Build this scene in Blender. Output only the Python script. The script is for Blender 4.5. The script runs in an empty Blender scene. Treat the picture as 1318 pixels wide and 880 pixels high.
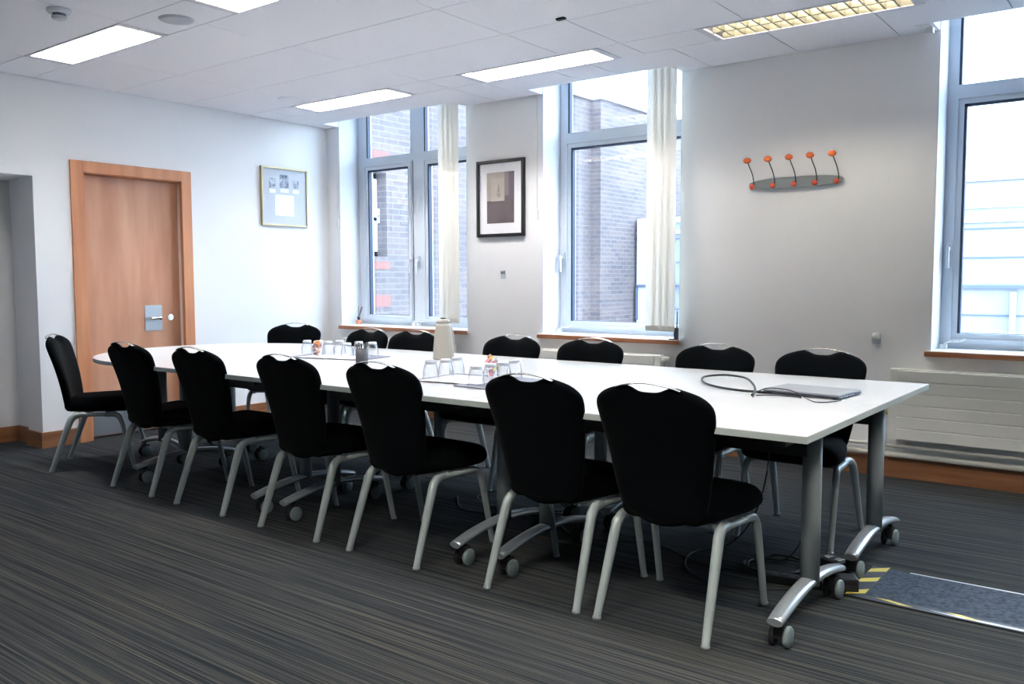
import bpy, bmesh, math, random
from mathutils import Vector, Matrix
random.seed(7)
C = bpy.context.scene
COL = C.collection

# ------------------------------------------------------------------ camera
F, YAW, PITCH, ROLL = 1116.47, 0.65126, 0.07212, -0.00271
CAM = (6.6781, -5.7634, 1.2505)
fw = Vector((-math.sin(YAW)*math.cos(PITCH), math.cos(YAW)*math.cos(PITCH), -math.sin(PITCH)))
rt0 = Vector((math.cos(YAW), math.sin(YAW), 0)); up0 = rt0.cross(fw)
rt = math.cos(ROLL)*rt0 + math.sin(ROLL)*up0
up = -math.sin(ROLL)*rt0 + math.cos(ROLL)*up0
cd = bpy.data.cameras.new('camera'); cam = bpy.data.objects.new('camera', cd); COL.objects.link(cam)
cd.sensor_width = 36; cd.lens = F/1318*36; cd.clip_start = .05; cd.clip_end = 300
m = Matrix((rt, up, -fw)).transposed().to_4x4(); m.translation = Vector(CAM); cam.matrix_world = m
C.camera = cam

# ------------------------------------------------------------------ world and exposure
SKY = (0.69, 0.84, 1.0); SKY_STRENGTH = 2.9
TUBE_STRENGTH = 56.0
TUBE_COLOR = (1.0, 0.965, 0.965)
w = bpy.data.worlds.new('sky'); C.world = w; w.use_nodes = True
bg = w.node_tree.nodes['Background']; bg.inputs[0].default_value = (*SKY, 1); bg.inputs[1].default_value = SKY_STRENGTH
C.view_settings.view_transform = 'Standard'; C.view_settings.look = 'None'
C.view_settings.gamma = 1; C.view_settings.use_curve_mapping = False
C.view_settings.exposure = 2.42
try:
    C.cycles.max_bounces = 10; C.cycles.diffuse_bounces = 6; C.cycles.transparent_max_bounces = 24
    C.cycles.sample_clamp_indirect = 6; C.cycles.caustics_reflective = False; C.cycles.caustics_refractive = False
    C.cycles.use_denoising = True
except Exception: pass
def portal(x0, x1, z0, z1, y):
    l = bpy.data.lights.new('window_portal', 'AREA'); l.shape = 'RECTANGLE'; l.size = x1-x0; l.size_y = z1-z0
    l.cycles.is_portal = True
    o = bpy.data.objects.new('window_portal', l); COL.objects.link(o)
    o.location = ((x0+x1)/2, y, (z0+z1)/2); o.rotation_euler = (-math.pi/2, 0, 0)

# ------------------------------------------------------------------ materials
def lin(c): return tuple((v/255/12.92 if v/255 <= .04045 else ((v/255+.055)/1.055)**2.4) for v in c)
def mat(name, rgb, rough=.6, metal=0, spec=.5, **kw):
    m = bpy.data.materials.new(name); m.use_nodes = True
    b = m.node_tree.nodes['Principled BSDF']
    b.inputs['Base Color'].default_value = (*lin(rgb), 1)
    b.inputs['Roughness'].default_value = rough; b.inputs['Metallic'].default_value = metal
    b.inputs['Specular IOR Level'].default_value = spec
    for k, v in kw.items(): b.inputs[k.replace('_', ' ')].default_value = v
    return m
def nodes(m): return m.node_tree.nodes, m.node_tree.links, m.node_tree.nodes['Principled BSDF']
def ramp_noise(m, scale, c0, c1, detail=4, p0=.35, p1=.65, vec_scale=(1,1,1), bump=0, coord='Object', nscale=1.0):
    N, L, b = nodes(m)
    tc = N.new('ShaderNodeTexCoord'); mp = N.new('ShaderNodeMapping'); mp.inputs['Scale'].default_value = vec_scale
    no = N.new('ShaderNodeTexNoise'); no.inputs['Scale'].default_value = scale; no.inputs['Detail'].default_value = detail
    cr = N.new('ShaderNodeValToRGB'); cr.color_ramp.elements[0].position = p0; cr.color_ramp.elements[1].position = p1
    cr.color_ramp.elements[0].color = (*lin(c0), 1); cr.color_ramp.elements[1].color = (*lin(c1), 1)
    L.new(tc.outputs[coord], mp.inputs[0]); L.new(mp.outputs[0], no.inputs['Vector']); L.new(no.outputs['Fac'], cr.inputs[0])
    L.new(cr.outputs[0], b.inputs['Base Color'])
    if bump:
        bp = N.new('ShaderNodeBump'); bp.inputs['Strength'].default_value = bump; bp.inputs['Distance'].default_value = .01
        L.new(no.outputs['Fac'], bp.inputs['Height']); L.new(bp.outputs[0], b.inputs['Normal'])
    return m, no, cr
M = {}
M['wall'] = ramp_noise(mat('white_wall_paint', (240,239,240), .75), 1.2, (238,238,239), (241,241,241))[0]
M['ceil'] = ramp_noise(mat('ceiling_tile', (242,241,245), .9), 130, (238,237,242), (245,244,248))[0]
M['grid'] = mat('ceiling_grid_gap', (120,122,130), .8)
M['reveal'] = mat('window_reveal_darkened', (208,210,216), .6)
M['frame'] = mat('window_frame_grey', (206,214,222), .45)
M['rebate_shade'] = mat('dark_rebate_shade', (44,58,80), .6)  # dark tone for the shaded glazing rebate
M['handle'] = mat('handle_white_metal', (205,210,218), .35, .3)
def carpet():
    m = mat('striped_carpet', (70,72,74), .95, spec=.06); N, L, b = nodes(m)
    tc = N.new('ShaderNodeTexCoord')
    sep = N.new('ShaderNodeSeparateXYZ'); L.new(tc.outputs['Object'], sep.inputs[0])
    def noise(sx, sy, off, det=2, rough=.6):
        mp = N.new('ShaderNodeMapping'); mp.inputs['Scale'].default_value = (sx, sy, 1); mp.inputs['Location'].default_value = (off, off, 0)
        n = N.new('ShaderNodeTexNoise'); n.inputs['Scale'].default_value = 1; n.inputs['Detail'].default_value = det; n.inputs['Roughness'].default_value = rough
        L.new(tc.outputs['Object'], mp.inputs[0]); L.new(mp.outputs[0], n.inputs['Vector']); return n
    a = noise(.8, 150, 0, 3, .8); c = noise(.6, 44, 5, 2); d = noise(.9, 1.4, 9, 2); f = noise(260, 260, 3, 1)
    def math_(op, x, y):
        q = N.new('ShaderNodeMath'); q.operation = op
        for i, v in enumerate((x, y)):
            if isinstance(v, (int, float)): q.inputs[i].default_value = v
            else: L.new(v, q.inputs[i])
        return q.outputs[0]
    s = math_('ADD', math_('MULTIPLY', a.outputs['Fac'], .62), math_('MULTIPLY', c.outputs['Fac'], .26))
    s = math_('ADD', s, math_('MULTIPLY', f.outputs['Fac'], .12))
    cr = N.new('ShaderNodeValToRGB'); e = cr.color_ramp.elements
    e[0].position = .40; e[0].color = (*lin((27,31,37)), 1); e[1].position = .64; e[1].color = (*lin((90,88,80)), 1)
    k = cr.color_ramp.elements.new(.50); k.color = (*lin((49,52,56)), 1)
    L.new(s, cr.inputs[0])
    mx = N.new('ShaderNodeMixRGB'); mx.blend_type = 'MULTIPLY'; mx.inputs[0].default_value = .35
    cr2 = N.new('ShaderNodeValToRGB'); cr2.color_ramp.elements[0].color = (.75,.8,.85,1); cr2.color_ramp.elements[1].color = (1,.95,.86,1)
    cr2.color_ramp.elements[0].position = .4; cr2.color_ramp.elements[1].position = .6
    L.new(d.outputs['Fac'], cr2.inputs[0]); L.new(cr.outputs[0], mx.inputs[1]); L.new(cr2.outputs[0], mx.inputs[2])
    L.new(mx.outputs[0], b.inputs['Base Color'])
    bp = N.new('ShaderNodeBump'); bp.inputs['Strength'].default_value = .5; bp.inputs['Distance'].default_value = .004
    L.new(s, bp.inputs['Height']); L.new(bp.outputs[0], b.inputs['Normal'])
    return m
M['carpet'] = carpet()
def wood(name, c0, c1, vs=(14, 14, 1.2), rough=.45):
    return ramp_noise(mat(name, c0, rough), 1.6, c0, c1, 5, .3, .7, vs)[0]
M['door'] = wood('beech_door_veneer', (182,128,98), (208,158,128), (5, 5, .7))
M['doorframe'] = wood('beech_frame', (186,120,82), (208,146,106), (9, 9, .8))
M['skirt'] = wood('varnished_skirting', (124,80,50), (148,102,68), (1.5, 1.5, 22))
M['sillwood'] = wood('sill_nosing_wood', (150,92,58), (186,128,90), (1.2, 30, 30))
M['sill'] = mat('sill_daylit_white', (236,236,236), .4)  # white board colour carries the daylight on the sill top
M['steel'] = mat('brushed_steel', (170,176,182), .38, .85)
M['chrome'] = mat('satin_chrome', (220,218,212), .22, 1)
M['brass'] = mat('brass_fitting', (196,168,104), .3, 1)
M['tabletop'] = ramp_noise(mat('white_table_laminate', (203,204,205), .28), 2, (200,201,202), (206,207,207))[0]
M['tableedge'] = mat('table_edge_band', (186,196,192), .5)
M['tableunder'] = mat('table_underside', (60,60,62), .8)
M['blackmetal'] = mat('black_painted_metal', (22,23,25), .5)
M['greymetal'] = mat('grey_painted_metal', (138,146,148), .45, .05)
M['footmetal'] = mat('polished_aluminium_foot', (176,184,190), .3, .55)
M['chairleg'] = mat('silver_painted_steel', (172,182,182), .36, .15)
def fabric():
    m = mat('black_upholstery', (20,23,26), .95, spec=.05)
    m, n, cr = ramp_noise(m, 420, (2,4,6), (5,8,11), 2, bump=.15)
    nodes(m)[2].inputs['Sheen Weight'].default_value = .03
    nodes(m)[2].inputs['Sheen Roughness'].default_value = .4
    return m
M['fabric'] = fabric()
M['black'] = mat('black_plastic', (18,18,20), .45)
M['rubber'] = mat('black_rubber', (24,25,27), .7)
M['wheel'] = mat('grey_caster_wheel', (120,134,136), .5)
M['white'] = mat('white_plastic', (232,232,228), .4)
M['rad'] = mat('radiator_enamel', (242,242,234), .4)
M['pipe'] = mat('painted_pipe', (218,216,204), .35)
M['vane'] = ramp_noise(mat('cream_blind_fabric', (240,235,222), .85), 200, (238,233,220), (242,237,225))[0]
_n, _l, _b = nodes(M['vane']); _t = _n.new('ShaderNodeBsdfTranslucent'); _t.inputs[0].default_value = (.93,.915,.87,1)
_m = _n.new('ShaderNodeMixShader'); _m.inputs[0].default_value = .24
_l.new(_b.outputs[0], _m.inputs[1]); _l.new(_t.outputs[0], _m.inputs[2]); _l.new(_m.outputs[0], _n['Material Output'].inputs[0])
M['orange'] = mat('orange_plastic', (222,104,48), .4)
M['orangedark'] = mat('orange_red_plastic', (214,84,52), .4)
M['rackgrey'] = mat('grey_rack_metal', (140,148,150), .45, .3)
M['speaker'] = ramp_noise(mat('speaker_grille', (198,200,206), .7), 500, (176,178,186), (206,208,214))[0]
M['paper'] = mat('white_paper', (240,240,242), .8)
M['slate'] = mat('dark_slate_board', (128,130,142), .6)
M['laptop'] = mat('laptop_silver', (158,162,168), .4, .2)
M['laptopdark'] = mat('laptop_side', (62,68,80), .4, .4)
M['jug'] = mat('cream_vacuum_jug', (170,166,154), .4)
M['pencup'] = ramp_noise(mat('grey_mesh_cup', (72,74,80), .5, .3), 300, (58,60,66), (92,94,100))[0]
M['mat_blue'] = ramp_noise(mat('blue_grey_mat', (84,98,116), .95, spec=.1), 60, (52,60,72), (78,88,102))[0]
M['yellow'] = mat('yellow_hazard_tape', (206,186,78), .5)
M['blacktape'] = mat('black_hazard_tape', (26,28,34), .5)
M['tapewhite'] = mat('worn_tape_edge', (196,200,208), .5)
def emis(name, rgb, s):
    m = bpy.data.materials.new(name); m.use_nodes = True; N = m.node_tree.nodes; N.clear()
    e = N.new('ShaderNodeEmission'); o = N.new('ShaderNodeOutputMaterial'); e.inputs[0].default_value = (*rgb, 1); e.inputs[1].default_value = s
    m.node_tree.links.new(e.outputs[0], o.inputs[0]); return m
M['tube'] = emis('fluorescent_tube', TUBE_COLOR, TUBE_STRENGTH)
M['warm_fill_tube'] = emis('warm_fluorescent_tube', (1.0, 0.95, 0.86), 100.0)  # strong warm tubes for the added out-of-view fill fixtures
M['dimmed_tube'] = emis('dimmed_fluorescent_tube', (1.0, 0.92, 0.76), 16.0)  # turned down so the louvre grid stays visible
M['darkened_louvre'] = mat('darkened_louvre_blade', (112,109,94), .4, .1)  # darker colour stands in for less light on the blades
M['darkened_reflector'] = mat('darkened_fixture_reflector', (74,72,82), .35, .3)  # housing colour darkened the same way, in place of weaker light
M['louvre'] = mat('louvre_blade_white', (240,236,222), .35, .1)
M['reflector'] = mat('fixture_reflector', (150,150,160), .25, .9)
M['fixture'] = mat('fixture_trim_white', (214,214,220), .5)
def glass_pane():
    m = bpy.data.materials.new('window_glass'); m.use_nodes = True; N = m.node_tree.nodes; L = m.node_tree.links; N.clear()
    t = N.new('ShaderNodeBsdfTransparent'); g = N.new('ShaderNodeBsdfGlossy'); g.inputs['Roughness'].default_value = 0
    t.inputs[0].default_value = (.93,.97,1,1)
    mx = N.new('ShaderNodeMixShader'); mx.inputs[0].default_value = .06; o = N.new('ShaderNodeOutputMaterial')
    L.new(t.outputs[0], mx.inputs[1]); L.new(g.outputs[0], mx.inputs[2]); L.new(mx.outputs[0], o.inputs[0]); return m
M['pane'] = glass_pane()
def tumbler_glass():
    m = bpy.data.materials.new('clear_tumbler_glass'); m.use_nodes = True; N = m.node_tree.nodes; L = m.node_tree.links; N.clear()
    t = N.new('ShaderNodeBsdfTransparent'); t.inputs[0].default_value = (.975,.98,.985,1)
    g = N.new('ShaderNodeBsdfGlossy'); g.inputs['Roughness'].default_value = .03; g.inputs[0].default_value = (.9,.92,.96,1)
    lw = N.new('ShaderNodeLayerWeight'); lw.inputs[0].default_value = .35
    mx = N.new('ShaderNodeMixShader'); o = N.new('ShaderNodeOutputMaterial')
    mr = N.new('ShaderNodeMapRange'); mr.inputs['To Min'].default_value = .03; mr.inputs['To Max'].default_value = .4
    tm = N.new('ShaderNodeMixRGB'); tm.inputs[1].default_value = (.98,.985,.99,1); tm.inputs[2].default_value = (.30,.34,.42,1)
    pw = N.new('ShaderNodeMath'); pw.operation = 'POWER'; pw.inputs[1].default_value = 3.0
    L.new(lw.outputs['Facing'], pw.inputs[0]); L.new(pw.outputs[0], tm.inputs[0]); L.new(tm.outputs[0], t.inputs[0])
    L.new(lw.outputs['Facing'], mr.inputs[0]); L.new(mr.outputs[0], mx.inputs[0])
    L.new(t.outputs[0], mx.inputs[1]); L.new(g.outputs[0], mx.inputs[2]); L.new(mx.outputs[0], o.inputs[0]); return m
M['glass'] = tumbler_glass()
M['glassbase'] = mat('thick_glass_base', (150,162,178), .1, .2)
M['glasstop'] = mat('frosted_glass_base', (232,234,238), .15)
def brick(name, vertical=False):
    m = mat(name, (150,130,125), .85); N, L, b = nodes(m)
    tc = N.new('ShaderNodeTexCoord'); sp = N.new('ShaderNodeSeparateXYZ'); cb = N.new('ShaderNodeCombineXYZ')
    ad = N.new('ShaderNodeMath'); ad.operation = 'ADD'
    L.new(tc.outputs['Object'], sp.inputs[0]); L.new(sp.outputs[0], ad.inputs[0]); L.new(sp.outputs[1], ad.inputs[1])
    L.new(ad.outputs[0], cb.inputs[0]); L.new(sp.outputs[2], cb.inputs[1])
    br = N.new('ShaderNodeTexBrick'); br.inputs['Scale'].default_value = 1; br.inputs['Brick Width'].default_value = .225; br.inputs['Row Height'].default_value = .075
    br.inputs['Mortar Size'].default_value = .007
    br.inputs['Color1'].default_value = (*lin((102,88,86)),1); br.inputs['Color2'].default_value = (*lin((84,75,78)),1)
    br.inputs['Mortar'].default_value = (*lin((110,106,106)),1); br.inputs['Bias'].default_value = 0
    L.new(cb.outputs[0], br.inputs[0])
    no = N.new('ShaderNodeTexNoise'); no.inputs['Scale'].default_value = .9; no.inputs['Detail'].default_value = 5
    L.new(tc.outputs['Object'], no.inputs['Vector'])
    mx = N.new('ShaderNodeMixRGB'); mx.blend_type = 'MULTIPLY'; mx.inputs[0].default_value = .6
    cr = N.new('ShaderNodeValToRGB'); cr.color_ramp.elements[0].position=.35; cr.color_ramp.elements[1].position=.65; cr.color_ramp.elements[0].color = (.62,.66,.68,1)
    L.new(no.outputs['Fac'], cr.inputs[0]); L.new(br.outputs[0], mx.inputs[1]); L.new(cr.outputs[0], mx.inputs[2]); L.new(mx.outputs[0], b.inputs['Base Color'])
    return m
M['brick'] = brick('weathered_brick')
M['redbrick'] = mat('red_brick_arch', (116,76,70), .85)
M['coping'] = mat('stone_coping', (132,124,122), .8)
M['clad'] = ramp_noise(mat('pale_metal_cladding', (122,126,134), .6), 1, (118,123,132), (126,129,136), vec_scale=(6,1,1))[0]
M['clad2'] = mat('pale_cladding_upper', (132,134,142), .6)
M['cladline'] = mat('cladding_joint', (70,80,98), .6)
M['white_out'] = mat('white_exterior_panel', (160,162,166), .6)
M['ground'] = mat('courtyard_paving', (90,90,92), .9)

# ------------------------------------------------------------------ mesh helpers
class MB:
    def __init__(s): s.bm = bmesh.new(); s.mi = 0
    def _f(s, vs):
        try: f = s.bm.faces.new(vs); f.material_index = s.mi; return f
        except ValueError: return None
    def box(s, x0, x1, y0, y1, z0, z1, b=0):
        x0, x1 = sorted((x0, x1)); y0, y1 = sorted((y0, y1)); z0, z1 = sorted((z0, z1))
        if b <= 0:
            v = [s.bm.verts.new((x, y, z)) for z in (z0, z1) for y in (y0, y1) for x in (x0, x1)]
            for q in ((0,2,3,1),(4,5,7,6),(0,1,5,4),(2,6,7,3),(0,4,6,2),(1,3,7,5)): s._f([v[i] for i in q])
            return s
        t = bmesh.new(); bmesh.ops.create_cube(t, size=1)
        bmesh.ops.transform(t, matrix=Matrix.Translation(((x0+x1)/2,(y0+y1)/2,(z0+z1)/2)) @ Matrix.Diagonal((x1-x0, y1-y0, z1-z0, 1)), verts=t.verts)
        bmesh.ops.bevel(t, geom=t.edges[:], offset=b, segments=2, affect='EDGES', profile=.6)
        s.merge(t); return s
    def merge(s, t, mtx=None):
        mp = {}
        for v in t.verts: mp[v] = s.bm.verts.new(mtx @ v.co if mtx else v.co)
        for f in t.faces:
            g = s._f([mp[v] for v in f.verts])
            if g: g.smooth = f.smooth
        t.free(); return s
    def loops(s, rings, cap0=True, cap1=True, smooth=True, closed=False):
        vs = [[s.bm.verts.new(p) for p in r] for r in rings]; n = len(vs[0])
        rng = range(len(vs)) if closed else range(len(vs)-1)
        for i in rng:
            a, b = vs[i], vs[(i+1) % len(vs)]
            for j in range(n):
                f = s._f([a[j], a[(j+1) % n], b[(j+1) % n], b[j]])
                if f: f.smooth = smooth
        if not closed:
            if cap0: s._f(vs[0][::-1])
            if cap1: s._f(vs[-1])
        return s
    def lathe(s, prof, c=(0,0,0), n=24, smooth=True, cap0=True, cap1=True):
        rings = [[(c[0]+r*math.cos(2*math.pi*k/n), c[1]+r*math.sin(2*math.pi*k/n), c[2]+z) for k in range(n)] for r, z in prof]
        return s.loops(rings, cap0, cap1, smooth)
    def cyl(s, a, b, r, r2=None, n=16):
        return s.tube([a, b], [r, r if r2 is None else r2], n=n, smooth_path=False)
    def tube(s, pts, r, n=10, smooth_path=True, res=5, side=(1,0,0), flat=1.0, closed=False):
        """sweep of an oval: radius r across 'side', r*flat in the other direction"""
        P = [Vector(p) for p in pts]; R = r if isinstance(r, (list, tuple)) else [r]*len(P)
        if smooth_path and len(P) > 2:
            Q, RR = [], []
            cnt = len(P) if closed else len(P)-1
            for i in range(cnt):
                if closed: p0, p1, p2, p3 = P[i-1], P[i], P[(i+1) % len(P)], P[(i+2) % len(P)]; r1, r2 = R[i], R[(i+1) % len(P)]
                else: p0, p1, p2, p3 = P[max(i-1,0)], P[i], P[i+1], P[min(i+2,len(P)-1)]; r1, r2 = R[i], R[i+1]
                for k in range(res):
                    t = k/res
                    Q.append(.5*((2*p1)+(-p0+p2)*t+(2*p0-5*p1+4*p2-p3)*t*t+(-p0+3*p1-3*p2+p3)*t**3)); RR.append(r1+(r2-r1)*t)
            if not closed: Q.append(P[-1]); RR.append(R[-1])
            P, R = Q, RR
        sd = Vector(side); rings = []
        for i, p in enumerate(P):
            if closed: d = P[(i+1) % len(P)]-P[i-1]
            else: d = P[min(i+1, len(P)-1)]-P[max(i-1, 0)]
            d.normalize(); a = sd - d*sd.dot(d)
            if a.length < .15: a = Vector((0,0,1)) - d*d.z if abs(d.z) < .9 else Vector((0,1,0)) - d*d.y
            a.normalize(); b = d.cross(a)
            sd = a if side is None else sd
            rings.append([p + a*R[i]*math.cos(2*math.pi*k/n) + b*R[i]*flat*math.sin(2*math.pi*k/n) for k in range(n)])
        return s.loops(rings, closed=closed)
    def prism(s, pts, z0, z1, smooth=False):
        a = [s.bm.verts.new((x, y, z0)) for x, y in pts]; b = [s.bm.verts.new((x, y, z1)) for x, y in pts]; n = len(pts)
        for j in range(n):
            f = s._f([a[j], a[(j+1) % n], b[(j+1) % n], b[j]])
            if f: f.smooth = smooth
        s._f(a[::-1]); s._f(b); return s
    def build(s, name, m, parent=None, subsurf=0, loc=None):
        bmesh.ops.recalc_face_normals(s.bm, faces=s.bm.faces[:])
        me = bpy.data.meshes.new(name); s.bm.to_mesh(me); s.bm.free()
        for q in (m if isinstance(m, (list, tuple)) else [m]): me.materials.append(q)
        o = bpy.data.objects.new(name, me); COL.objects.link(o)
        if parent is not None: o.parent = parent
        if loc: o.location = loc
        if subsurf:
            d = o.modifiers.new('subsurf', 'SUBSURF'); d.levels = subsurf; d.render_levels = subsurf
        return o
def tag(o, label=None, cat=None, group=None, kind=None):
    if label: o['label'] = label
    if cat: o['category'] = cat
    if group: o['group'] = group
    if kind: o['kind'] = kind
    return o
def thing(name, label, cat, loc=(0,0,0), rz=0, group=None):
    o = bpy.data.objects.new(name, None); COL.objects.link(o); o.location = loc; o.rotation_euler = (0,0,rz); o.empty_display_size = .1
    return tag(o, label, cat, group)
def struct(name, mb, m, parent=None):
    o = mb.build(name, m, parent)
    if parent is None: o['kind'] = 'structure'
    return o
def copy_tree(o, parent=None):
    c = o.copy(); COL.objects.link(c)
    if parent is not None: c.parent = parent
    for ch in KIDS.get(o.name, [x for x in bpy.data.objects if x.parent == o]): copy_tree(ch, c)
    return c
KIDS = {}
def label_part(o, t): o['label'] = t; return o

# ------------------------------------------------------------------ room shell
H = 2.725; TOPZ = 3.12
XR, YF = 9.6, -9.4
W1, W2, W3 = (.18, 1.80), (2.60, 3.82), (5.505, 7.14)
SILL = .81
struct('floor', MB().box(-1.6, XR+.1, YF-.1, .0, -.1, 0), M['carpet'])
b = MB()   # window wall
xs = [-.6, W1[0], W1[1], W2[0], W2[1], W3[0], W3[1], XR+.1]
for i in range(0, 8, 2): b.box(xs[i], xs[i+1], 0, .33, 0, TOPZ+.1)
for a in (W1, W2, W3): b.box(a[0], a[1], 0, .33, 0, SILL-.03); b.box(a[0], a[1], 0, .33, TOPZ, TOPZ+.1)
struct('wall_back', b, M['wall'])
# left wall with door and niche openings
DY0, DY1, DZ = -2.43, -1.58, 2.085
b = MB()
b.box(-.12, 0, DY1, 0, 0, TOPZ); b.box(-.12, 0, DY0, DY1, DZ, TOPZ)
b.box(-.236, 0, -2.785, DY0, 0, TOPZ); b.box(-.236, 0, -4.6, -2.785, 2.016, TOPZ); b.box(-.236, 0, YF, -4.6, 0, TOPZ)
b.box(-.6, -.5, -4.8, -2.63, 0, 2.4); b.box(-.5, -.236, -2.735, -2.63, 0, 2.4); b.box(-.5, -.236, -4.8, -4.6, 0, 2.4)
b.box(-.5, -.236, -4.6, -2.735, 2.016, 2.1)
b.box(-.3, -.22, DY0-.05, DY1+.05, 0, DZ+.1)
struct('wall_left', b, M['wall'])
struct('wall_front', MB().box(-.6, XR+.1, YF-.1, YF, 0, TOPZ), M['wall'])
struct('wall_right', MB().box(XR, XR+.1, YF, 0, 0, TOPZ), M['wall'])
# ceiling of tiles in a grid, notched at each window, with holes for the lights
LIGHTS = [(.60, 1.80, -.92, -.61), (2.475, 3.675, -.92, -.61), (4.35, 5.55, -.92, -.61),
          (.59, 1.79, -3.07, -2.76), (2.46, 3.66, -3.07, -2.76), (4.33, 5.53, -3.07, -2.76),
          (2.46, 3.66, -5.23, -4.92), (4.33, 5.53, -5.23, -4.92), (.59, 1.79, -5.23, -4.92), (6.2, 7.4, -5.23, -4.92), (6.2, 7.4, -3.07, -2.76)]
def seq(a, step, end=XR):
    o = [0]; x = a
    while x < end-.05: o.append(x); x += step
    return o+[end]
NY = -.195
rows = [(-.195, 0, None), (-.61, NY, [0, .285, .905, 1.53, 2.16, 2.475, 3.10, 3.42, 4.05, 4.665, 5.285, 5.91, 6.53, 7.15, 7.78, 8.4, 9.0, XR]),
        (-.92, -.61, [0, .285, .60, 1.80, 2.16, 2.475, 3.675, 3.85, 4.35, 5.55, 6.17, 7.4, 8.65, XR]),
        (-1.53, -.92, [0, .905, 2.16, 3.40, 3.85, 4.665, 5.91, 7.15, 8.4, XR]),
        (-2.14, -1.53, [0, .905, 2.16, 3.40, 4.64, 5.88, 7.12, 8.36, XR]),
        (-2.76, -2.14, [0, .905, 2.16, 3.40, 4.64, 5.88, 7.12, 8.36, XR]),
        (-3.07, -2.76, [0, .59, 1.79, 2.46, 3.66, 4.33, 5.53, 6.2, 7.4, 8.65, XR])]
y = -3.07
for k in range(12):
    y2 = y-(.31 if k == 3 else .62)
    if abs(y-(-4.92)) < .03: y2 = -5.23
    if y2 < YF: y2 = YF
    rows.append((y2, y, [0, .59, 1.79, 2.46, 3.66, 4.33, 5.53, 6.2, 7.4, 8.65, XR] if k == 3 else [0, .60, 1.84, 3.08, 4.32, 5.56, 6.8, 8.04, XR]))
    y = y2
    if y <= YF: break
b = MB()
g = .003
def is_light(x0, x1, y0, y1):
    xc, yc = (x0+x1)/2, (y0+y1)/2
    return any(l[0] < xc < l[1] and l[2]-.01 < yc < l[3]+.01 for l in LIGHTS)
for y0, y1, xj in rows:
    if xj is None:
        for s0, s1 in ((0, W1[0]), (W1[1], W2[0]), (W2[1], W3[0]), (W3[1], XR)):
            cuts = sorted({s0, s1} | {v for v in (2.16, 4.05, 4.665, 5.285, 7.78) if s0+.06 < v < s1-.06})
            for a, c in zip(cuts, cuts[1:]): 
                b.mi = 0; b.box(a+(g if a > 0 else .007), c-g, y0+(0), y1-.007, H, H+.012); b.mi = 1; b.box(a+(.006 if a in (W1[1], W2[1], W3[1]) else 0), c-(.006 if c in (W1[0], W2[0], W3[0]) else 0), y0, y1, H+.006, H+.03)
        continue
    for a, c in zip(xj, xj[1:]):
        if is_light(a, c, y0, y1): continue
        near = (y1 == NY)
        b.mi = 0; b.box(a+(g if a > 0 else .007), c-g, y0+g, y1-(0 if near else g), H, H+.012)
        b.mi = 1; b.box(a, c, y0, y1-(.004 if near else 0), H+.006, H+.03)
b.mi = 0   # blind pockets above the ceiling line at each window, and the slab
for a in (W1, W2, W3): 
    b.box(a[0]-.02, a[1]+.02, NY-.02, NY, H+.002, TOPZ); b.box(a[0]-.02, a[0]-.001, NY, 0, H+.0005, TOPZ); b.box(a[1]+.001, a[1]+.02, NY, 0, H+.0005, TOPZ)
b.box(-.6, XR+.1, YF-.1, .33, TOPZ, TOPZ+.1)
struct('ceiling', b, [M['ceil'], M['grid']])

# skirting
b = MB(); b.box(0, XR, -.018, 0, 0, .118); b.box(0, XR, -.012, 0, .118, .125); struct('baseboard_back', b, M['skirt'])
b = MB(); b.box(0, .018, -2.785, -2.52, 0, .118); b.box(0, .018, -1.50, -.018, 0, .118); b.box(-.236, .018, -2.803, -2.785, 0, .118)
b.box(-.5, -.482, -4.6, -2.753, 0, .118); b.box(-.5, -.22, -2.753, -2.735, 0, .118); struct('baseboard_left', b, M['skirt'])

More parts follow.
